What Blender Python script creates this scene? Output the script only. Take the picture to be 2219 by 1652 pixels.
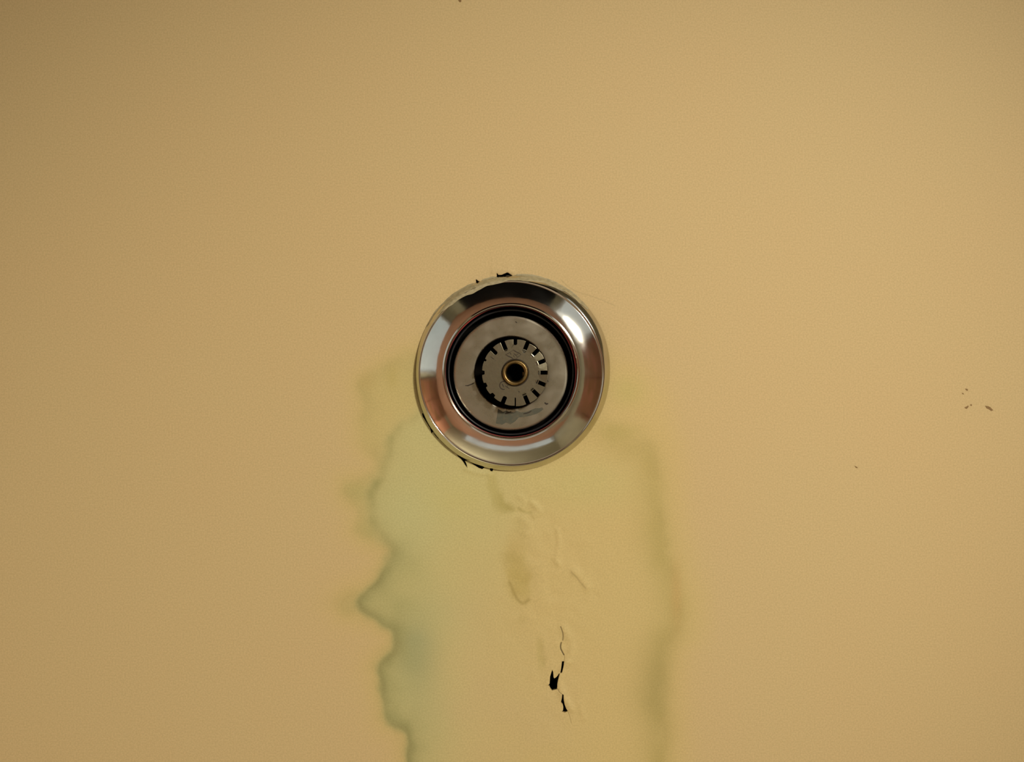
import bpy, bmesh, math
import numpy as np
from mathutils import Vector
from mathutils.geometry import delaunay_2d_cdt

for o in list(bpy.data.objects):
    bpy.data.objects.remove(o, do_unlink=True)
SC = bpy.context.scene
COL = SC.collection

# ------------------------------------------------------------------ frame of reference
# The camera looks straight up.  World X = picture right, world Y = picture down.
IMG_W, IMG_H = 2219, 1652
S = 0.0001905          # metres per photo pixel on the ceiling (80 mm escutcheon = 420 px)
H = 2.40               # ceiling height
D = 0.45               # camera distance below the ceiling
CX, CY = IMG_W / 2, IMG_H / 2


def P(px, py, h=0.0):
    """photo pixel -> world point lying h millimetres below the ceiling plane"""
    d = D - h * 0.001
    k = S * d / D
    return Vector(((px - CX) * k, (py - CY) * k, H - h * 0.001))


# ------------------------------------------------------------------ camera
cd = bpy.data.cameras.new('camera')
cam = bpy.data.objects.new('camera', cd)
COL.objects.link(cam)
cam.location = (0, 0, H - D)
cam.rotation_euler = (math.pi, 0, 0)
cd.sensor_fit = 'HORIZONTAL'
cd.angle = 2 * math.atan(IMG_W * S / 2 / D)
cd.clip_start = 0.01
cd.clip_end = 50
SC.camera = cam

# ------------------------------------------------------------------ world, added lights, exposure
w = bpy.data.worlds.new('world')
SC.world = w
w.use_nodes = True
w.node_tree.nodes['Background'].inputs[0].default_value = (0.75, 0.85, 1.0, 1)
w.node_tree.nodes['Background'].inputs[1].default_value = 0.3

SC.view_settings.view_transform = 'Standard'
SC.view_settings.look = 'None'
SC.view_settings.exposure = 0.0
SC.view_settings.gamma = 1.0
SC.view_settings.use_curve_mapping = False
SC.cycles.max_bounces = 5
SC.cycles.diffuse_bounces = 2
SC.cycles.glossy_bounces = 4
SC.cycles.caustics_reflective = False
SC.cycles.caustics_refractive = False

# added spot with no lamp seen: brightens the middle of the ceiling
ld = bpy.data.lights.new('fill_spot', 'SPOT')
ld.energy = 43
ld.color = (1.0, 0.93, 0.80)
ld.spot_size = math.radians(36.5)
ld.spot_blend = 1.0
ld.shadow_soft_size = 0.06
lo = bpy.data.objects.new('fill_spot', ld)
COL.objects.link(lo)
lo.location = (0.60, -0.45, H - 0.97)
aim = Vector(((1090 - CX) * S, (1250 - CY) * S, H))
lo.rotation_euler = (aim - lo.location).to_track_quat('-Z', 'Y').to_euler()

# added fill light, unseen: brightens the walls and floor the chrome reflects
ad = bpy.data.lights.new('room_fill', 'AREA')
ad.shape = 'DISK'
ad.size = 0.35
ad.energy = 30
ad.color = (1.0, 0.94, 0.84)
ao = bpy.data.objects.new('room_fill', ad)
COL.objects.link(ao)
ao.location = (-0.75, 0.75, H - 0.06)


# ------------------------------------------------------------------ helpers
def lin(c):
    return tuple(((v / 255) / 12.92 if v / 255 <= 0.04045 else ((v / 255 + 0.055) / 1.055) ** 2.4) for v in c)


def mat(name, rgb, rough=0.5, metal=0.0, spec=0.5, noise=None, bump=None, rough_noise=None):
    """procedural material; noise = (scale, rgb2, lo, hi), bump = (scale, strength, distance)"""
    m = bpy.data.materials.new(name)
    m.use_nodes = True
    nt = m.node_tree
    b = nt.nodes['Principled BSDF']
    b.inputs['Base Color'].default_value = (*rgb, 1)
    b.inputs['Roughness'].default_value = rough
    b.inputs['Metallic'].default_value = metal
    b.inputs['Specular IOR Level'].default_value = spec
    tc = nt.nodes.new('ShaderNodeTexCoord')
    if noise:
        sc, rgb2, lo_, hi_ = noise
        n = nt.nodes.new('ShaderNodeTexNoise')
        n.inputs['Scale'].default_value = sc
        n.inputs['Detail'].default_value = 6
        nt.links.new(tc.outputs['Object'], n.inputs['Vector'])
        r = nt.nodes.new('ShaderNodeValToRGB')
        r.color_ramp.elements[0].position = lo_
        r.color_ramp.elements[1].position = hi_
        r.color_ramp.elements[0].color = (*rgb, 1)
        r.color_ramp.elements[1].color = (*rgb2, 1)
        nt.links.new(n.outputs['Fac'], r.inputs['Fac'])
        nt.links.new(r.outputs['Color'], b.inputs['Base Color'])
        if rough_noise:
            mr = nt.nodes.new('ShaderNodeMapRange')
            mr.inputs['From Min'].default_value = lo_
            mr.inputs['From Max'].default_value = hi_
            mr.inputs['To Min'].default_value = rough
            mr.inputs['To Max'].default_value = rough_noise
            nt.links.new(n.outputs['Fac'], mr.inputs['Value'])
            nt.links.new(mr.outputs['Result'], b.inputs['Roughness'])
    if bump:
        n2 = nt.nodes.new('ShaderNodeTexNoise')
        n2.inputs['Scale'].default_value = bump[0]
        n2.inputs['Detail'].default_value = 3
        nt.links.new(tc.outputs['Object'], n2.inputs['Vector'])
        bp = nt.nodes.new('ShaderNodeBump')
        bp.inputs['Strength'].default_value = bump[1]
        bp.inputs['Distance'].default_value = bump[2]
        nt.links.new(n2.outputs['Fac'], bp.inputs['Height'])
        nt.links.new(bp.outputs['Normal'], b.inputs['Normal'])
    return m


def emit_mat(name, rgb, strength):
    m = bpy.data.materials.new(name)
    m.use_nodes = True
    b = m.node_tree.nodes['Principled BSDF']
    b.inputs['Base Color'].default_value = (0.6, 0.65, 0.68, 1)
    b.inputs['Roughness'].default_value = 0.3
    b.inputs['Emission Color'].default_value = (*rgb, 1)
    b.inputs['Emission Strength'].default_value = strength
    return m


def link(name, verts, faces, m, parent=None, smooth=True):
    me = bpy.data.meshes.new(name)
    me.from_pydata([tuple(v) for v in verts], [], faces)
    me.update()
    if smooth:
        me.shade_smooth()
    me.materials.append(m)
    o = bpy.data.objects.new(name, me)
    COL.objects.link(o)
    if parent is not None:
        o.parent = parent
        o.matrix_parent_inverse = parent.matrix_world.inverted()
    return o


def box(name, lo_, hi_, m, parent=None, kind=None):
    x0, y0, z0 = lo_
    x1, y1, z1 = hi_
    v = [(x0, y0, z0), (x1, y0, z0), (x1, y1, z0), (x0, y1, z0), (x0, y0, z1), (x1, y0, z1), (x1, y1, z1), (x0, y1, z1)]
    f = [(3, 2, 1, 0), (4, 5, 6, 7), (0, 1, 5, 4), (1, 2, 6, 5), (2, 3, 7, 6), (3, 0, 4, 7)]
    o = link(name, v, f, m, parent, smooth=False)
    if kind:
        o['kind'] = kind
    return o


def lathe(name, prof, m, parent, n=192, wob=None, closed=False):
    """prof: list of (radius_px, h_mm, centre_x_px, centre_y_px), from outside to inside"""
    verts, faces = [], []
    for (r, h, cx, cy) in prof:
        for i in range(n):
            a = 2 * math.pi * i / n
            rr = r + (wob(a, r) if wob else 0.0)
            verts.append(P(cx + rr * math.cos(a), cy - rr * math.sin(a), h))
    K = len(prof)
    for k in range(K if closed else K - 1):
        k2 = (k + 1) % K
        for i in range(n):
            j = (i + 1) % n
            faces.append((k * n + i, k2 * n + i, k2 * n + j, k * n + j))
    return link(name, verts, faces, m, parent)


def prism(name, pts, h0, h1, m, parent, smooth=False, hole=None, extra=()):
    """closed px outline extruded from h0 (ceiling side) to h1 (camera side)"""
    loops = [list(pts)] + ([list(hole)] if hole else [])
    flat, lid = [], []
    for lp in loops:
        ar = sum(p[0] * q[1] - q[0] * p[1] for p, q in zip(lp, lp[1:] + lp[:1]))
        if (ar < 0) != (lp is loops[0] and False):
            lp = lp[::-1]
        lid.append(list(range(len(flat), len(flat) + len(lp))))
        flat += [Vector((p[0] - pts[0][0], p[1] - pts[0][1])) for p in lp]
    flat += [Vector((p[0] - pts[0][0], p[1] - pts[0][1])) for p in extra]
    ov, oe, of, *_ = delaunay_2d_cdt(flat, [], lid, 2 if hole else 1, 1e-5)
    bm = bmesh.new()
    x0, y0 = pts[0]
    top = [bm.verts.new(P(v.x + x0, v.y + y0, h1)) for v in ov]
    bot = [bm.verts.new(P(v.x + x0, v.y + y0, h0)) for v in ov]
    cnt = {}
    for f in of:
        bm.faces.new([top[i] for i in f])
        bm.faces.new([bot[i] for i in reversed(f)])
        for i, j in zip(f, list(f[1:]) + [f[0]]):
            cnt[(i, j)] = 1
    for (i, j) in cnt:
        if (j, i) not in cnt:
            bm.faces.new((top[j], top[i], bot[i], bot[j]))
    bmesh.ops.recalc_face_normals(bm, faces=bm.faces[:])
    me = bpy.data.meshes.new(name)
    bm.to_mesh(me)
    bm.free()
    if smooth:
        me.shade_smooth()
    me.materials.append(m)
    o = bpy.data.objects.new(name, me)
    COL.objects.link(o)
    if parent is not None:
        o.parent = parent
        o.matrix_parent_inverse = parent.matrix_world.inverted()
    return o


def stroke(pts, wd):
    """outline polygon of a px polyline of width wd, tapered at the ends"""
    pts = [np.array(p, float) for p in pts]
    L, R = [], []
    for i, p in enumerate(pts):
        a = pts[max(i - 1, 0)]
        b = pts[min(i + 1, len(pts) - 1)]
        t = (b - a) / (np.linalg.norm(b - a) + 1e-9)
        nrm = np.array((-t[1], t[0]))
        k = wd / 2 * (0.6 if i in (0, len(pts) - 1) else 1.0)
        L.append(p + nrm * k)
        R.append(p - nrm * k)
    return [tuple(p) for p in L] + [tuple(p) for p in reversed(R)]


# ------------------------------------------------------------------ materials
PAINT = lin((193, 160, 107))
M_chrome = mat('chrome', (0.63, 0.605, 0.53), 0.09, 1.0, noise=(90, (0.54, 0.515, 0.44), 0.45, 0.75), rough_noise=0.16, bump=(70, 0.05, 0.002))
M_satin = mat('satin_nickel', (0.44, 0.415, 0.335), 0.26, 1.0, noise=(160, (0.38, 0.355, 0.28), 0.4, 0.7), rough_noise=0.38)
M_defl = mat('tarnished_metal', (0.23, 0.208, 0.145), 0.36, 1.0, noise=(420, (0.15, 0.13, 0.08), 0.38, 0.72), rough_noise=0.5, bump=(900, 0.06, 0.0004))
M_shiny = mat('bright_metal', (0.85, 0.83, 0.74), 0.22, 1.0, noise=(500, (0.6, 0.57, 0.48), 0.4, 0.7))
M_brass = mat('aged_brass', (0.26, 0.175, 0.068), 0.36, 1.0, noise=(600, (0.12, 0.078, 0.03), 0.4, 0.7), rough_noise=0.5)
M_black = mat('black_coating', (0.012, 0.012, 0.014), 0.35, 0.0, noise=(300, (0.02, 0.02, 0.022), 0.4, 0.7))
M_recess = mat('recess_black', (0.004, 0.0035, 0.003), 0.9, 0.0, spec=0.0, noise=(300, (0.006, 0.005, 0.004), 0.4, 0.7))  # near-black colour stands in for the shade inside cup and bore
M_red = mat('reflection_red', (0.42, 0.045, 0.04), 0.4, 0.0, noise=(500, (0.25, 0.03, 0.03), 0.4, 0.7))  # colour of the red reflection inside the lip
M_glass = mat('red_glass', (0.5, 0.02, 0.02), 0.1, 0.0, noise=(100, (0.45, 0.02, 0.02), 0.4, 0.7))
M_smear = mat('dried_paint', lin((176, 163, 126)), 0.55, 0.0, noise=(700, lin((150, 140, 108)), 0.42, 0.72), bump=(900, 0.3, 0.0006))
M_smudge = mat('grey_residue', lin((92, 92, 78)), 0.6, 0.0, spec=0.15, noise=(700, lin((104, 98, 80)), 0.4, 0.65))
M_mark = mat('brown_marks', lin((48, 36, 20)), 0.7, 0.0, noise=(900, lin((30, 22, 12)), 0.4, 0.7))  # for grime, stamped lines and the reflection edge drawn on the plate
M_speck = mat('fly_speck', lin((134, 104, 58)), 0.7, 0.0, noise=(900, lin((150, 118, 70)), 0.4, 0.7))

M_wall = mat('wall_paint', lin((192, 187, 158)), 0.7, noise=(3, lin((182, 176, 148)), 0.4, 0.7))
M_floor = mat('floor_terracotta', lin((192, 142, 110)), 0.6, noise=(5, lin((178, 128, 98)), 0.4, 0.7))
M_wood = mat('brown_wood', lin((136, 96, 62)), 0.5, noise=(4, lin((160, 106, 82)), 0.4, 0.65))
M_dark = mat('dark_wood', lin((10, 9, 8)), 0.6, spec=0.1, noise=(8, lin((24, 17, 14)), 0.45, 0.7))
M_frame = mat('window_frame', lin((210, 205, 195)), 0.5, noise=(8, lin((200, 195, 185)), 0.4, 0.7))
M_day = emit_mat('daylit_pane', (0.82, 0.95, 1.0), 0.42)
M_day2 = emit_mat('bright_daylit_pane', (0.90, 0.97, 1.0), 0.48)
M_void = mat('void_dark', (0.02, 0.017, 0.013), 0.9, noise=(20, (0.03, 0.025, 0.02), 0.4, 0.7))  # near-black, paints in the darkness behind the holes

# ------------------------------------------------------------------ ceiling
RNG = np.random.default_rng(7)


def vnoise(x, y, cell, seed):
    """smooth value noise in -1..1"""
    g = np.random.default_rng(seed).uniform(-1, 1, (256, 256))
    u, v = x / cell + 1000, y / cell + 1000
    i, j = np.floor(u).astype(int), np.floor(v).astype(int)
    fu, fv = u - i, v - j
    fu, fv = fu * fu * (3 - 2 * fu), fv * fv * (3 - 2 * fv)
    i0, i1, j0, j1 = i % 256, (i + 1) % 256, j % 256, (j + 1) % 256
    return (g[i0, j0] * (1 - fu) + g[i1, j0] * fu) * (1 - fv) + (g[i0, j1] * (1 - fu) + g[i1, j1] * fu) * fv


def seg_dist(x, y, pts, closed=True):
    """distance to polyline, nearest point"""
    best = np.full(x.shape, 1e18)
    nx, ny = np.zeros_like(x), np.zeros_like(y)
    n = len(pts)
    for k in range(n if closed else n - 1):
        ax, ay = pts[k]
        bx, by = pts[(k + 1) % n]
        dx, dy = bx - ax, by - ay
        t = np.clip(((x - ax) * dx + (y - ay) * dy) / (dx * dx + dy * dy + 1e-12), 0, 1)
        qx, qy = ax + t * dx, ay + t * dy
        d = (x - qx) ** 2 + (y - qy) ** 2
        m = d < best
        best = np.where(m, d, best)
        nx, ny = np.where(m, qx, nx), np.where(m, qy, ny)
    return np.sqrt(best), nx, ny


def inside(x, y, pts):
    r = np.zeros(x.shape, bool)
    n = len(pts)
    for k in range(n):
        ax, ay = pts[k]
        bx, by = pts[(k + 1) % n]
        c = ((ay > y) != (by > y)) & (x < (bx - ax) * (y - ay) / (by - ay + 1e-12) + ax)
        r ^= c
    return r


def sdf(x, y, pts):
    d, _, _ = seg_dist(x, y, pts)
    return np.where(inside(x, y, pts), d, -d)


def cubic(pts, step=6.0):
    """Catmull-Rom through an open list of points"""
    p = np.array([pts[0]] + list(pts) + [pts[-1]], float)
    out = []
    for i in range(1, len(p) - 2):
        n = max(2, int(np.linalg.norm(p[i + 1] - p[i]) / step))
        for t in np.linspace(0, 1, n, endpoint=False):
            a, b, c, d = p[i - 1], p[i], p[i + 1], p[i + 2]
            out.append(0.5 * ((2 * b) + (c - a) * t + (2 * a - 5 * b + 4 * c - d) * t * t + (-a + 3 * b - 3 * c + d) * t ** 3))
    out.append(p[-2])
    return [tuple(q) for q in out]


# holes: the opening behind the escutcheon (with torn places reaching past its rim) and the cracks
def zc(x, y):
    return (1100 + x / 5.13, 1330 + y / 5.13)


hole_ring = [(1110 + 186 * math.cos(a), 808 - 186 * math.sin(a)) for a in np.linspace(0, 2 * math.pi, 120, endpoint=False)]
torn = [
    [(1073, 604), (1077, 598), (1076, 590), (1080, 596), (1086, 596), (1093, 593), (1098, 591), (1101, 591), (1105, 594), (1110, 597), (1112, 605), (1100, 608), (1082, 608)],
    [(1028, 615), (1032, 612), (1031, 604), (1036, 609), (1042, 611), (1040, 616), (1030, 622)],
    [(914, 896), (916, 903), (921, 911), (927, 921), (932, 929), (935, 940), (938, 936), (942, 943), (949, 951), (956, 955), (950, 940), (935, 915), (925, 897)],
    [(984, 979), (992, 989), (999, 995), (1003, 1000), (1008, 1008), (1013, 1014), (1010, 1004), (1007, 999), (1014, 1000), (1021, 1004), (1029, 1009), (1037, 1014), (1045, 1017), (1051, 1013), (1056, 1011), (1040, 1000), (1015, 985), (995, 972)],
    [(1060, 1014), (1063, 1021), (1067, 1022), (1070, 1015)],
]
crack_a = [zc(*p) for p in [(495, 625), (506, 650), (511, 712), (520, 722), (540, 706), (556, 688), (570, 664), (580, 660), (574, 690), (566, 720), (560, 745), (552, 790), (552, 822), (546, 842), (528, 846), (510, 851), (495, 856), (484, 842), (474, 828), (466, 806), (449, 797), (467, 780), (470, 740), (472, 700), (484, 662)]]
crack_b = [zc(*p) for p in [(605, 530), (628, 530), (624, 570), (618, 602), (605, 652), (592, 662), (586, 652), (592, 625), (598, 585)]]
crack_c = [zc(*p) for p in [(608, 890), (622, 902), (623, 960), (633, 1010), (651, 1058), (669, 1083), (655, 1093), (636, 1099), (604, 1089), (618, 1072), (619, 1035), (612, 1005), (597, 992), (594, 982), (603, 940)]]
hairs = [[zc(*p) for p in [(588, 148), (600, 180), (612, 215), (615, 255), (612, 300)]],
         [zc(*p) for p in [(596, 325), (588, 360), (592, 395), (606, 425), (624, 458)]],
         [zc(*p) for p in [(624, 458), (630, 490), (622, 530)]],
         [zc(*p) for p in [(548, 832), (562, 852), (576, 876), (600, 892)]],
         [zc(*p) for p in [(670, 1095), (690, 1150), (705, 1222)]],
         [(1215, 606), (1232, 622), (1250, 632), (1290, 645), (1332, 662)]]
hair_w = [1.0, 1.25, 0.6, 0.6, 0.6, 1.1]
hair_k = [0.75, 0.95, 0.35, 0.5, 0.3, 0.15]


def axis(bands, outer):
    """grid lines: bands = [(start, end, step)] fine zones, outer = extra coarse coordinates"""
    pts = []
    for a, b, st in bands:
        pts.append(np.arange(a, b, st))
    v = np.concatenate(pts + [np.array(outer, float)])
    v = np.unique(np.round(v, 3))
    keep = [v[0]]
    for q in v[1:]:
        if q - keep[-1] > 0.45:
            keep.append(q)
    return np.array(keep)


XW0, XW1, YW0, YW1 = -1.42, 0.87, -1.52, 1.27
ox = [XW0 / S + CX, XW1 / S + CX, -4000, -2000, -1000, -400, 2600, 3200, 4200] + list(np.linspace(-60, 2280, 40))
oy = [YW0 / S + CY, YW1 / S + CY, -5000, -2500, -1200, -500, 2000, 2600, 3600, 5000] + list(np.linspace(-60, 1720, 30))
gx = axis([(700, 895, 2.4), (895, 1185, 1.5), (1185, 1242, 0.8), (1242, 1336, 1.5), (1336, 1530, 2.4)], ox)
gy = axis([(585, 1030, 1.5), (1030, 1352, 2.2), (1352, 1574, 0.8), (1574, 1700, 2.4)], oy)
NX, NY = len(gx), len(gy)
VX, VY = np.meshgrid(gx, gy)          # [NY, NX]
VX, VY = VX.ravel().copy(), VY.ravel().copy()

# faces + hole deletion
I, J = np.meshgrid(np.arange(NX - 1), np.arange(NY - 1))
I, J = I.ravel(), J.ravel()
quads = np.stack([J * NX + I, J * NX + I + 1, (J + 1) * NX + I + 1, (J + 1) * NX + I], 1)
fx, fy = VX[quads].mean(1), VY[quads].mean(1)
near = (fx > 890) & (fx < 1335) & (fy > 580) & (fy < 1580)
cut = np.zeros(len(quads), bool)
for poly in [hole_ring, crack_a, crack_b, crack_c] + torn:
    idx = np.where(near)[0]
    cut[idx[inside(fx[idx], fy[idx], poly)]] = True
kept, gone = quads[~cut], quads[cut]
isb = np.zeros(len(VX), bool)
ink = np.zeros(len(VX), bool)
ing = np.zeros(len(VX), bool)
ink[kept.ravel()] = True
ing[gone.ravel()] = True
bidx = np.where(ink & ing)[0]
bx, by = VX[bidx], VY[bidx]
best = np.full(len(bidx), 1e9)
tx, ty = bx.copy(), by.copy()
for poly in [hole_ring, crack_a, crack_b, crack_c] + torn:
    d, qx, qy = seg_dist(bx, by, poly)
    m_ = d < best
    best[m_], tx[m_], ty[m_] = d[m_], qx[m_], qy[m_]
ok = best < 1.4
VX[bidx[ok]], VY[bidx[ok]] = tx[ok], ty[ok]

# ---- water stain (colour) ----
left_B = [(905, 893), (893, 907), (868, 922), (851, 950), (841, 985), (831, 1012), (822, 1038), (807, 1062), (801, 1090), (804, 1118), (815, 1145), (832, 1170),
          (850, 1190), (847, 1204), (838, 1216), (830, 1235), (820, 1252), (805, 1270), (790, 1283), (778, 1297), (776, 1315), (790, 1331), (812, 1343),
          (828, 1356), (846, 1361), (855, 1373), (855, 1395), (848, 1412), (835, 1423), (822, 1438), (819, 1460), (825, 1485), (830, 1510), (833, 1535),
          (837, 1560), (850, 1574), (868, 1581), (880, 1590), (883, 1612), (882, 1640), (884, 1680), (885, 1790)]
right_B = [(1455, 1790), (1453, 1670), (1456, 1600), (1452, 1550), (1447, 1520), (1450, 1470), (1455, 1420), (1466, 1392), (1481, 1370), (1487, 1340), (1482, 1290),
           (1470, 1240), (1456, 1200), (1450, 1150), (1443, 1080), (1437, 1020), (1425, 970), (1400, 948), (1355, 930), (1318, 885)]
poly_B = cubic(left_B, 9) + cubic(right_B, 12) + [(1110, 808)]
left_A = [(880, 775), (845, 790), (808, 812), (783, 830), (792, 870), (786, 910), (790, 955), (806, 978), (819, 1000), (811, 1026), (782, 1042), (752, 1052), (757, 1078),
          (778, 1098), (784, 1118), (775, 1148), (800, 1167), (835, 1188), (848, 1204), (838, 1216), (830, 1235), (805, 1268), (770, 1285), (742, 1300), (748, 1325),
          (790, 1333), (826, 1356), (853, 1373), (853, 1395), (820, 1438), (818, 1465), (830, 1520), (835, 1560), (866, 1582), (881, 1612), (884, 1790)]
right_A = [(1462, 1790), (1464, 1600), (1460, 1500), (1468, 1420), (1495, 1370), (1498, 1300), (1480, 1230), (1464, 1150), (1456, 1050), (1450, 970), (1430, 900), (1412, 850), (1375, 812), (1315, 780)]
poly_A = cubic(left_A, 12) + cubic(right_A, 16) + [(1110, 700)]

zone = np.where((VX > 640) & (VX < 1560) & (VY > 560) & (VY < 1760))[0]
zx, zy = VX[zone], VY[zone]
wx = zx + 2.6 * vnoise(zx, zy, 30, 1) + 2.0 * vnoise(zx, zy, 13, 2)
wy = zy + 2.6 * vnoise(zx, zy, 30, 3) + 2.0 * vnoise(zx, zy, 13, 4)
dA = sdf(wx, wy, poly_A)
dB = sdf(wx, wy, poly_B)


def sg(v):
    return 1 / (1 + np.exp(-np.clip(v, -40, 40)))


wl = sg((1130 - zx) / 45)                     # left half of the stain
lower = sg((zy - 1185) / 25)                  # sharp, strong lower part of the left edge
softL = 9 - 5.5 * lower
inL = sg(dB / softL)
inR = sg((dB - 4) / 11.0)
n1 = vnoise(zx, zy, 55, 5)
n2 = vnoise(zx, zy, 21, 6)
n3 = vnoise(zx, zy, 110, 8)

C0 = np.array(lin((193, 160, 107)))
def mixto(c, rgb, wgt):
    return c + (np.array(lin(rgb)) - c) * np.clip(wgt, 0, 1)[:, None]


col = np.tile(C0, (len(zone), 1))
# yellow halo around the whole stain
halo = sg((dA + 26) / 16)
col = mixto(col, (195, 163, 99), halo * 0.75)
# outer, fainter tide mark
wA = sg(dA / 9.0)
col = mixto(col, (185, 160, 98), wA * wl * (0.75 + 0.2 * n1))
eA = wA * np.exp(-np.maximum(dA, 0) / 15)
col = mixto(col, (165, 142, 84), eA * wl * np.clip(0.62 + 0.35 * n2, 0, 1) * (1 - inL))
lobe = np.exp(-((zx - 775) / 34) ** 2 - ((zy - 1068) / 30) ** 2) + np.exp(-((zx - 800) / 26) ** 2 - ((zy - 1150) / 30) ** 2)
col = mixto(col, (168, 150, 88), wA * lobe * 0.55)
# interior wash: green to the left, warm yellow to the right
wash = sg((1020 + 110 * sg((1190 - zy) / 50) - zx) / 55)
col = mixto(col, (194, 164, 104), inL * wl * 0.7)
col = mixto(col, (184, 167, 107), inL * wash * (0.85 + 0.15 * n3))
wr = sg((zx - 1130) / 45)
col = mixto(col, (195, 164, 103), inR * wr * 0.6)
gr = np.exp(-((zx - 1260) / 130) ** 2 - ((zy - 1045) / 60) ** 2)
col = mixto(col, (186, 166, 101), gr * inR * 0.65)
# pale greenish clouds inside
for (bx_, by_, rx, ry, rgb, k) in [(900, 1120, 70, 90, (182, 169, 112), .6), (985, 1075, 70, 50, (186, 166, 98), .5), (940, 1330, 80, 70, (176, 162, 105), .6),
                                   (905, 1440, 50, 90, (150, 144, 96), .75), (930, 1560, 60, 80, (174, 158, 104), .5), (880, 1240, 45, 45, (166, 152, 94), .55),
                                   (1010, 1200, 80, 120, (188, 165, 103), .35), (860, 1310, 40, 28, (158, 146, 90), .5), (905, 1385, 38, 28, (148, 144, 100), .6),
                                   (735, 1308, 40, 18, (178, 150, 95), .4), (1020, 1450, 70, 200, (192, 161, 107), .5), (1120, 1540, 140, 150, (191, 160, 107), .6)]:
    g = np.exp(-((zx - bx_) / rx) ** 2 - ((zy - by_) / ry) ** 2)
    lim = inL if bx_ > 760 else 1.0
    col = mixto(col, rgb, g * k * lim * (0.85 + 0.3 * n1))
# left tide edge
eW = inL * np.exp(-np.maximum(dB, 0) / 30.0) * wl
eN = inL * np.exp(-np.maximum(dB - 3, 0) / 13.0) * wl
topfade = sg((zy - 912) / 18)
col = mixto(col, (153, 143, 88), eW * topfade * (0.38 + 0.58 * lower) * (0.85 + 0.3 * n2))
eUp = np.exp(-(dB / 11.0) ** 2) * wl * (1 - lower)
col = mixto(col, (150, 136, 80), eUp * topfade * 0.70 * (0.8 + 0.4 * n2))
col = mixto(col, (134, 121, 71), eN * topfade * lower * np.clip(0.76 + 0.3 * n1, 0, 1))
# right tide band
eR = inR * np.exp(-(np.maximum(dB - 22, 0) / 40) ** 1.5) * wr
rfade = sg((zy - 930) / 22)
col = mixto(col, (174, 148, 84), eR * rfade * (0.75 + 0.2 * n1))
dark = np.exp(-((zy - 1490) / 110) ** 2)
col = mixto(col, (154, 132, 76), eR * dark * 0.6)
eRn = inR * np.exp(-(np.abs(dB - 12) / 11)) * wr
col = mixto(col, (160, 134, 74), eRn * rfade * np.clip(0.22 + 0.3 * n2, 0, 1))
rust = np.exp(-((zx - 1466) / 12) ** 2 - ((zy - 1290) / 70) ** 2)
col = mixto(col, (186, 146, 86), rust * 0.55)
yk = np.exp(-((zx - 1360) / 38) ** 2 - ((zy - 850) / 34) ** 2)
col = mixto(col, (182, 160, 92), yk * 0.6)
yk = np.exp(-((zx - 1345) / 48) ** 2 - ((zy - 935) / 20) ** 2)
col = mixto(col, (174, 150, 84), yk * 0.6)
yk = np.exp(-((zx - 850) / 13) ** 2 - ((zy - 818) / 26) ** 2)
col = mixto(col, (176, 150, 84), yk * 0.5)
yk = np.exp(-((zx - 795) / 18) ** 2 - ((zy - 828) / 18) ** 2)
col = mixto(col, (178, 148, 88), yk * 0.5)
# central drip marks, then dark lines along creased paint
for (bx_, by_, rx, ry, rgb, k) in [(1068, 1050, 11, 26, (172, 150, 84), .55), (1080, 1085, 14, 22, (168, 146, 80), .6), (1098, 1102, 15, 11, (162, 140, 76), .6),
                                   (1118, 1230, 23, 46, (178, 150, 84), .75), (1128, 1270, 22, 34, (178, 150, 84), .75), (1118, 1180, 22, 30, (184, 154, 92), .5),
                                   (1125, 1140, 12, 20, (180, 154, 92), .4), (1172, 1420, 9, 34, (172, 146, 84), .5), (1132, 1345, 10, 10, (182, 154, 94), .5),
                                   (1105, 1210, 20, 12, (172, 146, 84), .4), (1145, 1250, 10, 12, (170, 142, 78), .4)]:
    q = 4 * vnoise(zx, zy, 12, int(bx_))
    g = np.exp(-np.abs((zx + q - bx_) / rx) ** 3 - np.abs((zy + q - by_) / ry) ** 3)
    col = mixto(col, rgb, g * k)
for pts, wd, k, rgb in [([(1104, 1262), (1112, 1282), (1122, 1300), (1134, 1308), (1146, 1300)], 3.5, .55, (150, 124, 66)),
                        ([(1124, 1102), (1135, 1110), (1150, 1111)], 3.2, .5, (164, 142, 78)),
                        ([(1238, 1240), (1250, 1252), (1258, 1263), (1269, 1275)], 1.6, .5, (150, 122, 74)),
                        ([(1084, 1076), (1094, 1096), (1112, 1105)], 5, .35, (160, 138, 74))]:
    d, _, _ = seg_dist(zx, zy, cubic(pts, 4), closed=False)
    col = mixto(col, rgb, np.exp(-(d / wd) ** 2) * k)
# hairline cracks, drawn as dark brown lines
for pts, wd, k in zip(hairs, hair_w, hair_k):
    d, _, _ = seg_dist(zx, zy, cubic(pts, 3), closed=False)
    col = mixto(col, (52, 38, 20), np.exp(-(d / wd) ** 2) * k)
# darker line round the rim, strongest at the lower left
rr = np.hypot(zx - 1111, zy - 807)
az = np.degrees(np.arctan2(807 - zy, zx - 1111)) % 360
seam = np.exp(-((rr - 209) / 4.5) ** 2) * np.clip(np.cos(np.radians(az - 235)) * 1.5 - 0.5, 0, 1)
col = mixto(col, (138, 106, 62), seam * 0.7)

tint = np.ones((len(VX), 4), np.float32)
tint[zone, :3] = col / C0

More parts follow.
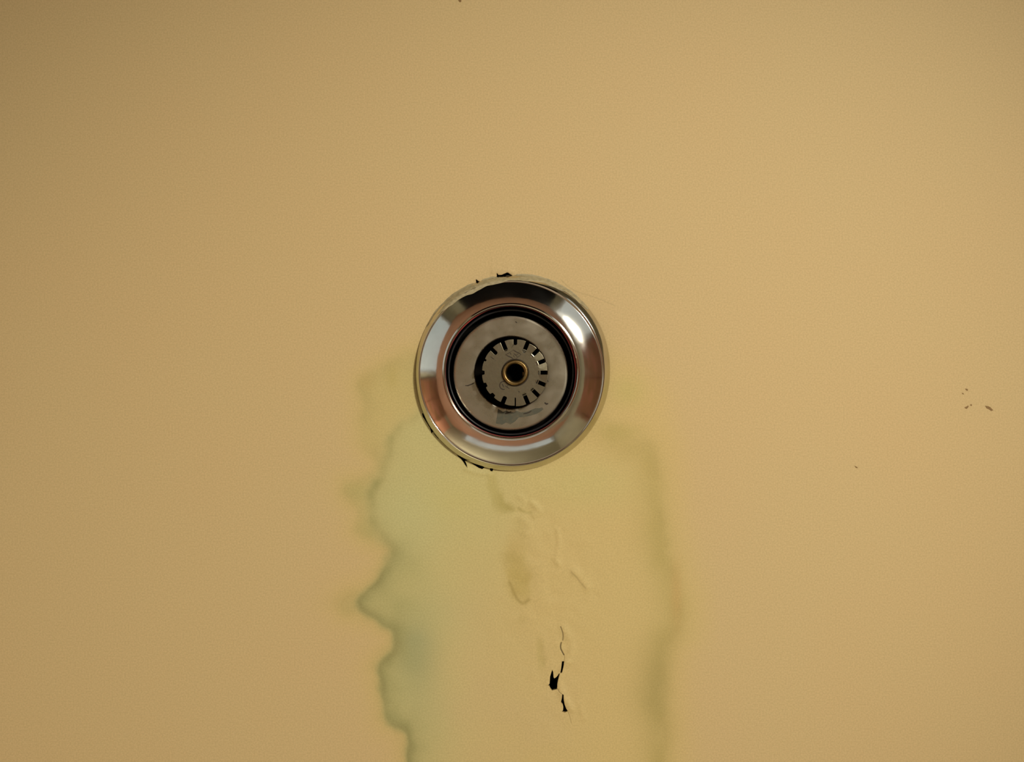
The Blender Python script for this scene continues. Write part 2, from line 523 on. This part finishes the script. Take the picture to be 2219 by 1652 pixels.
# ---- relief: lifted, wrinkled paint (metres towards the camera) ----
rel = np.zeros(len(VX))
zrel = np.zeros(len(zone))
for pts, wd, hgt in [([(1152, 1090), (1163, 1100), (1166, 1110), (1158, 1117)], 7, 0.55), ([(1126, 1076), (1136, 1084), (1130, 1100)], 7, 0.3),
                     ([(1132, 1128), (1144, 1138), (1141, 1154)], 9, 0.4), ([(1208, 1150), (1213, 1185), (1205, 1208), (1212, 1222)], 6, 0.4),
                     ([(1246, 1240), (1262, 1256), (1272, 1272)], 9, 0.5), ([(1222, 1362), (1238, 1398), (1233, 1436)], 9, 0.5),
                     ([(1228, 1436), (1214, 1466), (1213, 1492), (1228, 1520), (1238, 1536)], 8, 0.7), ([(1258, 1525), (1264, 1556)], 7, 0.3),
                     ([(1194, 1452), (1186, 1480)], 6, 0.3), ([(1100, 1105), (1124, 1110), (1150, 1108)], 6, -0.25),
                     ([(1172, 1395), (1174, 1440)], 9, -0.25), ([(1160, 1170), (1168, 1240), (1180, 1310)], 16, 0.3),
                     ([(1010, 1016), (1030, 1024), (1060, 1028)], 6, 0.45), ([(1070, 588), (1095, 584), (1112, 590)], 6, 0.4)]:
    d, _, _ = seg_dist(zx + 2 * n2, zy + 2 * n1, cubic(pts, 4), closed=False)
    zrel += hgt * np.exp(-(d / wd) ** 2)
cen = np.exp(-((zx - 1190) / 110) ** 2 - ((zy - 1300) / 260) ** 2)
zrel += cen * (0.30 * vnoise(zx, zy, 46, 11) + 0.24 * vnoise(zx, zy, 17, 12))
zrel += 0.10 * inL * vnoise(zx, zy, 70, 13)
for pts, wd in zip(hairs[:5], hair_w):
    d, _, _ = seg_dist(zx, zy, cubic(pts, 3), closed=False)
    zrel -= 0.35 * np.exp(-(d / wd) ** 2)
rel[zone] = zrel * 0.0007

verts = np.stack([(VX - CX) * S, (VY - CY) * S, H - rel], 1)
# paint thickness at the torn edges
e = np.sort(np.concatenate([kept[:, [0, 1]], kept[:, [1, 2]], kept[:, [2, 3]], kept[:, [3, 0]]]), axis=1)
ekey, cnt = np.unique(e[:, 0].astype(np.int64) * 10000000 + e[:, 1], return_counts=True)
be = ekey[cnt == 1]
ba, bb = (be // 10000000).astype(int), (be % 10000000).astype(int)
m_ = ing[ba] & ing[bb]
ba, bb = ba[m_], bb[m_]
ub = np.unique(np.concatenate([ba, bb]))
lut = {int(v): len(verts) + k for k, v in enumerate(ub)}
up = verts[ub].copy()
up[:, 2] = H + 0.0011
tint = np.concatenate([tint, tint[ub]])
verts = np.concatenate([verts, up])
skirt = np.array([(a, b, lut[b], lut[a]) for a, b in zip(ba.tolist(), bb.tolist())])
allq = np.concatenate([kept, skirt])
used = np.unique(allq)
remap = np.full(len(verts), -1)
remap[used] = np.arange(len(used))
verts, tint, allq = verts[used], tint[used], remap[allq]

me = bpy.data.meshes.new('ceiling')
me.vertices.add(len(verts))
me.vertices.foreach_set('co', verts.astype(np.float32).ravel())
me.loops.add(allq.size)
me.loops.foreach_set('vertex_index', allq.astype(np.int32).ravel())
me.polygons.add(len(allq))
me.polygons.foreach_set('loop_start', np.arange(0, allq.size, 4, dtype=np.int32))
me.update(calc_edges=True)
me.validate()
me.shade_smooth()
at = me.color_attributes.new('stain', 'FLOAT_COLOR', 'POINT')
at.data.foreach_set('color', tint.astype(np.float32).ravel())
ceiling = bpy.data.objects.new('ceiling', me)
COL.objects.link(ceiling)
ceiling['kind'] = 'structure'
ceiling['label'] = 'beige painted ceiling with a greenish water stain and peeling cracks'

m = bpy.data.materials.new('ceiling_paint')
m.use_nodes = True
nt = m.node_tree
b = nt.nodes['Principled BSDF']
b.inputs['Roughness'].default_value = 0.62
b.inputs['Specular IOR Level'].default_value = 0.25
att = nt.nodes.new('ShaderNodeAttribute')
att.attribute_name = 'stain'
tc = nt.nodes.new('ShaderNodeTexCoord')
mottle = nt.nodes.new('ShaderNodeTexNoise')          # fine speckle of the paint film
mottle.inputs['Scale'].default_value = 1500
mottle.inputs['Detail'].default_value = 2
nt.links.new(tc.outputs['Object'], mottle.inputs['Vector'])
rmp = nt.nodes.new('ShaderNodeValToRGB')
rmp.color_ramp.elements[0].position = 0.3
rmp.color_ramp.elements[1].position = 0.7
rmp.color_ramp.elements[0].color = (0.615, 0.46, 0.226, 1)
rmp.color_ramp.elements[1].color = (0.705, 0.53, 0.268, 1)
nt.links.new(mottle.outputs['Fac'], rmp.inputs['Fac'])
big = nt.nodes.new('ShaderNodeTexNoise')             # broad, faint patchiness of the old paint
big.inputs['Scale'].default_value = 9
big.inputs['Detail'].default_value = 3
nt.links.new(tc.outputs['Object'], big.inputs['Vector'])
rmp2 = nt.nodes.new('ShaderNodeValToRGB')
rmp2.color_ramp.elements[0].position = 0.35
rmp2.color_ramp.elements[1].position = 0.65
rmp2.color_ramp.elements[0].color = (1.0, 0.985, 0.96, 1)
rmp2.color_ramp.elements[1].color = (0.985, 1.0, 0.98, 1)
nt.links.new(big.outputs['Fac'], rmp2.inputs['Fac'])
mx = nt.nodes.new('ShaderNodeMix')
mx.data_type = 'RGBA'
mx.blend_type = 'MULTIPLY'
mx.inputs['Factor'].default_value = 1
nt.links.new(rmp.outputs['Color'], mx.inputs['A'])
nt.links.new(att.outputs['Color'], mx.inputs['B'])
mx2 = nt.nodes.new('ShaderNodeMix')
mx2.data_type = 'RGBA'
mx2.blend_type = 'MULTIPLY'
mx2.inputs['Factor'].default_value = 1
nt.links.new(mx.outputs['Result'], mx2.inputs['A'])
nt.links.new(rmp2.outputs['Color'], mx2.inputs['B'])
nt.links.new(mx2.outputs['Result'], b.inputs['Base Color'])
peel = nt.nodes.new('ShaderNodeTexNoise')
peel.inputs['Scale'].default_value = 700
nt.links.new(tc.outputs['Object'], peel.inputs['Vector'])
bp = nt.nodes.new('ShaderNodeBump')
bp.inputs['Strength'].default_value = 0.12
bp.inputs['Distance'].default_value = 0.0004
nt.links.new(peel.outputs['Fac'], bp.inputs['Height'])
nt.links.new(bp.outputs['Normal'], b.inputs['Normal'])
me.materials.append(m)

# ------------------------------------------------------------------ the rest of the room, unseen: doors placed to give the chrome its reflections
T = 0.12
XA, XB, YA, YB = -1.4, 0.85, -1.5, 1.25
box('floor', (XA - T, YA - T, -0.1), (XB + T, YB + T, 0.0), M_floor, kind='structure')
M_pale = mat('pale_reflector', lin((168, 158, 134)), 0.5, noise=(6, lin((154, 144, 120)), 0.4, 0.65))
box('reflector_floor', (-0.5, -0.5, 0.0), (XB, 0.62, 0.004), M_pale, kind='structure')  # added unseen patch, gives the plate a grey reflection
wl_ = box('wall_left', (XA - T, YA - T, 0.0), (XA, YB + T, H), M_wall, kind='structure')
wr_ = box('wall_right', (XB, YA - T, 0.0), (XB + T, YB + T, H), M_wall, kind='structure')
wf_ = box('wall_front', (XA, YA - T, 0.0), (XB, YA, H), M_wall, kind='structure')
wb_ = box('wall_back', (XA, YB, 0.0), (XB, YB + T, H), M_wall, kind='structure')


def opening(name, side, a0, a1, z0, z1, panel, frame, nbars):
    """framed window or door flush against a wall; side x-, x+, y-, y+"""
    f = 0.05

    def bx_(nm, p0, p1, q0, q1, t0, t1, mm, par):
        if side == 'x-':
            return box(nm, (XA + t0, p0, q0), (XA + t1, p1, q1), mm, par)
        if side == 'x+':
            return box(nm, (XB - t1, p0, q0), (XB - t0, p1, q1), mm, par)
        if side == 'y-':
            return box(nm, (p0, YA + t0, q0), (p1, YA + t1, q1), mm, par)
        return box(nm, (p0, YB - t1, q0), (p1, YB - t0, q1), mm, par)
    root = bx_(name, a0, a1, z0, z1, 0.0, 0.012, panel, None)
    root['kind'] = 'structure'
    for p0, p1, q0, q1 in [(a0 - f, a0, z0, z1 + f), (a1, a1 + f, z0, z1 + f), (a0, a1, z1, z1 + f)]:
        bx_('frame', p0, p1, q0, q1, 0.0, 0.035, frame, root)
    for k in range(1, nbars):
        c = a0 + (a1 - a0) * k / nbars
        bx_('bar', c - 0.02, c + 0.02, z0, z1, 0.01, 0.03, frame, root)
    return root


opening('window_1', 'x-', -1.1, -0.04, 0.0, 2.02, M_day, M_frame, 1)
opening('window_2', 'x+', -1.10, -0.42, 0.3, 2.02, M_day2, M_frame, 1)
opening('window_3', 'y+', -0.85, 0.78, 0.05, 0.82, M_day, M_frame, 1)
opening('door_1', 'y-', -1.0, 0.9, 0.0, 2.1, M_dark, M_dark, 2)
opening('door_2', 'x-', 0.14, 0.82, 0.0, 2.1, M_wood, M_wood, 2)
M_rose = mat('rose_reflector', lin((206, 146, 116)), 0.6, noise=(5, lin((196, 134, 106)), 0.4, 0.65))
box('reflector_wall', (XA, 0.89, 0.5), (XA + 0.015, 1.22, 2.1), M_rose, kind='structure')  # added unseen panel, puts a pink reflection in the flange
opening('door_3', 'x+', -0.34, 0.46, 0.85, 2.1, M_wood, M_wood, 2)

# box above the ceiling, coloured near-black to shade the holes
vz0, vz1 = H + 0.002, H + 0.30
vx0, vx1, vy0, vy1 = -0.6, 0.6, -0.6, 0.6
vv = [(vx0, vy0, vz0), (vx1, vy0, vz0), (vx1, vy1, vz0), (vx0, vy1, vz0), (vx0, vy0, vz1), (vx1, vy0, vz1), (vx1, vy1, vz1), (vx0, vy1, vz1)]
vo = link('ceiling_void', vv, [(4, 5, 6, 7), (0, 1, 5, 4), (1, 2, 6, 5), (2, 3, 7, 6), (3, 0, 4, 7)], M_void, smooth=False)
vo['kind'] = 'structure'

# ------------------------------------------------------------------ the sprinkler
root = bpy.data.objects.new('fire_sprinkler', None)
COL.objects.link(root)
root.empty_display_size = 0.03
root.location = P(1110, 808, 0)
bpy.context.view_layer.update()
root['label'] = 'recessed chrome fire sprinkler head set in the stained beige ceiling'
root['category'] = 'sprinkler'

# escutcheon: rolled rim, domed flange, lip, inner wall
prof = [(209, -0.8, 1111, 807), (210.8, -0.3, 1111, 807), (210.2, 0.5, 1111, 807), (208.4, 1.4, 1110.7, 807.1), (206.3, 2.25, 1110.1, 807.5), (204.2, 3.0, 1109.3, 807.9),
        (202.2, 3.62, 1108.5, 808.3), (200.9, 4.0, 1108.1, 808.6), (200.2, 4.08, 1107.9, 808.7), (199.4, 4.0, 1107.5, 808.9), (198.6, 3.85, 1107.2, 809)]
h = 3.85
r_prev = 198.0
A_OUT, A_IN = 33.0, 6.0
R0, R1 = 198.0, 148.0
for k in range(1, 25):
    r = R0 + (R1 - R0) * k / 24
    t = (R0 - r) / (R0 - R1)
    a = math.radians(A_OUT + (A_IN - A_OUT) * t)
    h += math.tan(a) * (r_prev - r) * S * 1000
    r_prev = r
    prof.append((r, h, 1107.2 + 0.2 * t, 809 - 3.2 * t))
LIP = h
for r, dh in [(146.6, 0.16), (145.4, 0.22), (144.2, 0.1), (143.2, -0.25), (142.5, -0.8), (142.2, -1.6), (142, -3.5), (142, -9.0)]:
    prof.append((r, LIP + dh, 1107.4, 805.6))
RING_PROF = [(p[0], p[1]) for p in prof if p[0] > 147 and p[1] > 0]


def rim_r(az):
    """radius of the slightly squashed rim, by picture angle"""
    return float(np.interp(az % 360, [0, 20, 35, 60, 76, 86, 90, 100, 112, 125, 150, 180, 200, 215, 240, 265, 290, 320, 345, 360],
                           [210, 213, 215, 214, 212, 209, 208, 208, 208.5, 211, 211.5, 210, 213, 215.5, 215.5, 214, 212, 210.5, 210, 210]))


def wob(a, r):
    if r <= 200:
        return 0.0
    az_ = math.degrees(a)
    sm_ = sum(rim_r(az_ + d_) for d_ in (-12, -6, 0, 6, 12)) / 5 - 210
    return sm_ * min(1.0, (r - 200) / 8)


esc = lathe('escutcheon', prof, M_chrome, root, n=256, wob=wob)
esc['label'] = 'domed polished chrome flange with rolled rim'


def ring_h(r):
    rs = [p[0] for p in RING_PROF][::-1]
    hs = [p[1] for p in RING_PROF][::-1]
    return float(np.interp(r, rs, hs))


# paint dragged over the rim at the picture's top edge
keys_az = [40, 50, 60, 72, 84, 92, 98, 106, 112, 116, 122, 130, 138, 146, 152]
keys_in = [210, 207.5, 206, 204, 201, 199.5, 196, 194, 191.5, 190.5, 193, 195, 199, 205, 210]
keys_out = [211, 213, 213.5, 213, 213, 212, 211.5, 212.5, 213, 213, 212.5, 213, 213, 212.5, 211.5]
sv, sf = [], []
NA, NR = 150, 9
for i in range(NA + 1):
    az_ = 40 + (152 - 40) * i / NA
    ri = float(np.interp(az_, keys_az, keys_in)) + 0.9 * math.sin(az_ * 0.37) + 0.35 * math.sin(az_ * 0.9 + 1)
    ro = rim_r(az_) + float(np.interp(az_, [40, 50, 62, 74, 86, 88.5, 90, 99, 101, 108, 110, 112.5, 114.5, 144, 152], [0, 2.0, 3.0, 4.0, 5.0, 4.0, 1.0, 1.0, 3.5, 3.5, 0, 0, 3.0, 2.5, 0])) + 0.4 * math.sin(az_ * 0.5) + 0.25 * math.sin(az_ * 1.3)
    for k in range(NR + 1):
        r = ri + (ro - ri) * k / NR
        rq = 200 + (r - 200) * 10.0 / (rim_r(az_) - 200) if r > 200 else r
        hh = max((ring_h(min(rq, 210.0)) if rq < 210 else 0.3 - 0.14 * (rq - 210)) + 0.13 * min(1, k / 1.5), 0.03)
        if k == 0:
            hh = ring_h(r) - 0.05
        cxx = 1107.4 + (1111 - 1107.4) * np.clip((r - 198) / 10, 0, 1)
        cyy = 808.8 - 1.8 * np.clip((r - 198) / 10, 0, 1)
        sv.append(P(cxx + r * math.cos(math.radians(az_)), cyy - r * math.sin(math.radians(az_)), hh))
for i in range(NA):
    for k in range(NR):
        q = i * (NR + 1) + k
        sf.append((q, q + 1, q + NR + 2, q + NR + 1))
sm = link('paint_smear', sv, sf, M_smear, esc)
sm['label'] = 'dried greyish beige paint on the rim'

# red reflection modelled as a band inside the lip, thicker in places
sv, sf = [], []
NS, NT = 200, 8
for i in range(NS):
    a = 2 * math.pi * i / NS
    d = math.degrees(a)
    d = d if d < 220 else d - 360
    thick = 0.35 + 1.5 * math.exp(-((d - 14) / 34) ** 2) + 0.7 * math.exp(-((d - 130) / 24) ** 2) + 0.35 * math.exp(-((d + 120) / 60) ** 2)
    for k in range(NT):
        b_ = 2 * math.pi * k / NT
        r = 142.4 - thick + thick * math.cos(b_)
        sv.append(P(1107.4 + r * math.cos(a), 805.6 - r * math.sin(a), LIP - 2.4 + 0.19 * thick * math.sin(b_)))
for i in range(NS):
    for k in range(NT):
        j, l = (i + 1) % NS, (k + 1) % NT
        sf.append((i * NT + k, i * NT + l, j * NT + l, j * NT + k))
rs_ = link('reflection_band', sv, sf, M_red, root)
rs_['label'] = 'thin band of red reflection inside the lip'

# cup, near-black colour standing in for its shade: groove, floor and the well around the sprinkler body
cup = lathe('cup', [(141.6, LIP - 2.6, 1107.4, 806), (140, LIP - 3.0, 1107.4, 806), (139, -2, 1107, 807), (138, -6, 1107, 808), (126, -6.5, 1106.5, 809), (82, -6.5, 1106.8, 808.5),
                    (81, -8, 1107, 808), (81, -26, 1107, 808), (40, -26.2, 1107, 808), (0.5, -26.2, 1107, 808)], M_recess, root, n=128)
cup['label'] = 'black recessed cup'
lathe('snap_ring', [(138.5, 1.2, 1107.2, 807), (136.8, 2.1, 1107.2, 807), (135, 2.3, 1107.2, 807), (133.4, 1.9, 1107.2, 807), (132.6, 1.0, 1107.2, 807), (135.5, 0.3, 1107.2, 807)], M_black, root, n=160, closed=True)

# satin retaining plate with a rounded outer edge
PC = (1106.6, 809)
plate = lathe('retaining_plate', [(124.5, -4.0, *PC), (125.6, -2.6, *PC), (125.6, -1.2, *PC), (125.2, -0.2, *PC), (124.6, 0.25, *PC), (123.4, 0.41, *PC), (118, 0.45, *PC),
                                  (105, 0.45, *PC), (92, 0.45, *PC), (81, 0.45, 1107, 808), (79.3, 0.4, 1107, 808), (78.2, 0.1, 1107, 808), (78, -0.7, 1107, 808), (78, -5, 1107, 808)], M_satin, root, n=192)
plate['label'] = 'satin grey metal ring plate'
smg = prism('smudge', [(1079, 886), (1084, 889), (1090, 893), (1097, 890), (1104, 893), (1113, 894), (1120, 891), (1130, 894), (1140, 893), (1150, 889), (1160, 885), (1168, 885), (1175, 883), (1178, 887),
                       (1170, 893), (1163, 897), (1150, 901), (1136, 904), (1124, 905), (1117, 913), (1106, 920), (1096, 916), (1088, 921), (1074, 918), (1077, 903)], 0.3, 0.49, M_smudge, plate)
smg['label'] = 'dull grey residue on the plate'
for pts in [[(1094, 897), (1101, 895), (1108, 892)], [(1134, 897), (1144, 895), (1152, 891)]]:  # grime spots on the residue
    prism('dark_mark', stroke(cubic(pts, 3), 2.2), 0.4, 0.525, M_mark, smg)
for pts, wd in [([(1180, 873), (1184, 876), (1188, 875)], 4.0), ([(1008, 836), (1014, 836), (1022, 833), (1028, 830)], 2.2), ([(1117, 697), (1120, 700)], 3.0), ([(1185, 822), (1188, 828)], 2.5)]:
    prism('dark_mark', stroke(pts, wd), 0.3, 0.50, M_mark, plate)  # dark strokes; the long left one paints in a reflection edge

# sprinkler body, frame arms and bulb in the well
BC = (1113, 808)
body = lathe('body', [(44, -26, *BC), (44, -18, *BC), (30, -16, *BC), (28, -12, *BC), (14, -11.5, *BC), (0.5, -11.5, *BC)], M_brass, root, n=24)
for sgn in (-1, 1):
    pts = []
    sv, sf = [], []
    for q, (r, hh) in enumerate([(34, -16), (46, -10), (50, -4), (44, 2), (26, 6.0)]):
        for (dx, dy) in [(-5, -9), (5, -9), (5, 9), (-5, 9)]:
            sv.append(P(BC[0] + sgn * (r + dx) * 0.94, BC[1] + (r + dx) * 0.34 * sgn + dy, hh))
        if q:
            for k in range(4):
                l = (k + 1) % 4
                sf.append(((q - 1) * 4 + k, (q - 1) * 4 + l, q * 4 + l, q * 4 + k))
    sf += [(0, 1, 2, 3), (16, 17, 18, 19)]
    link('frame_arm', sv, sf, M_brass, root, smooth=False)
lathe('glass_bulb', [(0.5, -12, *BC), (6, -11.5, *BC), (11, -9, *BC), (12, -6, *BC), (10, -2, *BC), (6, 0, *BC), (0.5, 0.4, *BC)], M_glass, root, n=32)

DC = (1116.6, 807.8)
lathe('collar', [(24, 6.9, *DC), (45, 6.95, *DC), (49, 6.5, *DC), (52, 5.9, *DC), (54.5, 4.9, *DC), (55, 3.8, *DC), (50, 3.0, *DC), (24, 2.6, *DC)], M_shiny, root, n=64)

# toothed deflector
slot = {0: (48, 4.3), 1: (48, 4.3), 2: (49, 4.3), 3: (47, 4.4), 4: (60, 4.0), 5: (51, 4.6), 6: (57, 4.2), 7: (67.5, 2.6), 8: (66, 5.0), 9: (66.5, 5.5), 10: (65, 5.5),
        11: (56, 4.6), 12: (54, 1.3), 13: (48, 4.4), 14: (49, 4.3), 15: (48, 4.3)}
edge_r = [70, 69.5, 70, 72, 72.5, 73, 72, 72, 72, 71.5, 71, 72, 73, 73, 72, 71]
out = []
for k in range(16):
    ac = math.radians(22.5 * k)
    rroot, hw = slot[k]
    rl, ru = edge_r[k - 1], edge_r[k]

    def pt(u, v):   # u along slot axis, v across
        return (DC[0] + u * math.cos(ac) - v * math.sin(ac), DC[1] - (u * math.sin(ac) + v * math.cos(ac)))
    sh = rroot < 62
    out.append(pt(math.sqrt(rl ** 2 - hw ** 2), -hw))
    out.append(pt(rroot + (2 if sh else 0.6), -hw * (0.95 if sh else 0.7)))
    if sh:
        out.append(pt(rroot, -hw * 0.5))
        out.append(pt(rroot, hw * 0.5))
    out.append(pt(rroot + (2 if sh else 0.6), hw * (0.95 if sh else 0.7)))
    out.append(pt(math.sqrt(ru ** 2 - hw ** 2), hw))
    a0 = ac + math.asin(min(0.9, hw / ru))
    a1 = math.radians(22.5 * (k + 1)) - math.asin(min(0.9, slot[(k + 1) % 16][1] / ru))
    for t in (0.33, 0.67):
        a = a0 + (a1 - a0) * t
        rr_ = ru + 0.4
        out.append((DC[0] + rr_ * math.cos(a), DC[1] - rr_ * math.sin(a)))
inner = [(DC[0] + 23 * math.cos(q), DC[1] - 23 * math.sin(q)) for q in np.linspace(0, 2 * math.pi, 48, endpoint=False)]
defl = prism('deflector', out, 7.0, 7.7, M_defl, root, hole=inner, extra=[(DC[0] + q_ * math.cos(a_ + q_), DC[1] - q_ * math.sin(a_ + q_)) for q_ in (31, 38, 44, 53, 59.5) for a_ in np.radians(np.arange(11.25, 371, 22.5))])
# teeth are bent unevenly
rngd = np.random.default_rng(3)
bend = rngd.uniform(-0.5, 0.35, 16)
bend[6:12] = 0.0
for v in defl.data.vertices:
    px = v.co.x / (S * (D - 0.0075) / D) + CX - DC[0]
    py = -(v.co.y / (S * (D - 0.0075) / D) + CY - DC[1])
    r = math.hypot(px, py)
    k = int((math.degrees(math.atan2(py, px)) % 360) // 22.5)
    if r > 60:
        v.co.z -= bend[k] * 0.001 * (r - 56) / 16
bv = defl.modifiers.new('bevel', 'BEVEL')
bv.width = 0.00012
bv.segments = 2
bv.limit_method = 'ANGLE'
bv.angle_limit = math.radians(50)
defl['label'] = 'round tarnished deflector with sixteen slotted teeth'

# stamped marks: a slanted lozenge with letters, and a ringed letter
HM = 7.73
for pts, wd in [([(1112, 758.5), (1118, 762.5), (1124, 765.5), (1129, 768.5)], 1.9), ([(1095.5, 768.8), (1101, 772), (1107, 774.5), (1112, 777.5)], 1.9),
                ([(1096, 768.5), (1101, 766.5), (1106, 763)], 1.3), ([(1106, 763), (1112, 758.8)], 1.0), ([(1128.5, 769), (1124, 773), (1118, 777)], 1.1),
                ([(1105, 765), (1107.5, 768.5)], 2.6), ([(1113, 766), (1116, 768.5), (1119, 771), (1121, 774)], 1.5), ([(1112.5, 769), (1113.5, 773), (1116, 775)], 1.2),
                ([(1118, 768), (1122, 767.5), (1123, 770.5)], 1.1)]:
    prism('stamped_mark', stroke(pts, wd), 7.6, HM, M_mark, defl)
arc = [(1091.6 + 8.8 * math.cos(math.radians(a)), 835.6 - 8.8 * math.sin(math.radians(a))) for a in range(75, 300, 15)]
prism('stamped_mark', stroke(arc, 2.2), 7.6, HM, M_mark, defl)
for pts, wd in [([(1088, 832), (1090, 836), (1091.5, 839.5)], 2.0), ([(1095, 836), (1097.5, 838.5), (1100, 840), (1104, 843)], 1.7), ([(1100.5, 834.5), (1099.5, 838)], 1.5),
                ([(1063, 773), (1068, 777), (1071, 779)], 1.6), ([(1123.5, 848), (1126, 850.5)], 3.0)]:
    prism('stamped_mark', stroke(pts, wd), 7.6, HM, M_mark, defl)
grv = lathe('groove', [(30.2, 7.72, *DC), (27, 7.745, *DC), (26, 7.6, *DC)], M_mark, defl, n=64)

bush = lathe('bushing', [(28, 7.5, *DC), (28.2, 8.4, *DC), (27, 8.95, *DC), (25, 9.2, *DC), (22.5, 9.15, *DC), (20.2, 8.8, *DC), (18.9, 8.3, *DC), (18.5, 8.0, *DC)], M_brass, root, n=64)
bush['label'] = 'aged brass bushing with a dark bore'
lathe('bore', [(18.8, 8.1, *DC), (18.4, 7.8, *DC), (18.3, 4, *DC), (17.5, 0.6, *DC), (0.4, 0.6, *DC)], M_recess, bush, n=48)

# ------------------------------------------------------------------ dirt specks on the ceiling
k = 2219 / 179.0


def zs(x, y):
    return (2040 + x / k, 800 + y / k)


specks = [[zs(*p) for p in [(1180, 985), (1260, 1000), (1320, 1030), (1355, 1070), (1395, 1105), (1345, 1130), (1290, 1085), (1225, 1060), (1195, 1015)]],
          [zs(*p) for p in [(620, 1030), (680, 1005), (715, 980), (735, 1000), (715, 1040), (680, 1070), (645, 1055)]],
          [zs(*p) for p in [(770, 965), (800, 940), (825, 970), (810, 995)]],
          [zs(*p) for p in [(550, 640), (575, 640), (610, 675), (585, 680)]],
          [zs(*p) for p in [(640, 530), (690, 530), (722, 560), (705, 585), (670, 570)]],
          [(993, -2), (999, -2), (1000, 3), (997, 5), (994, 2)],
          [(1852, 1010), (1857, 1012), (1859, 1015), (1855, 1014)]]
for pts in specks:
    prism('dirt_speck', pts, -0.05, 0.12, M_speck, ceiling)
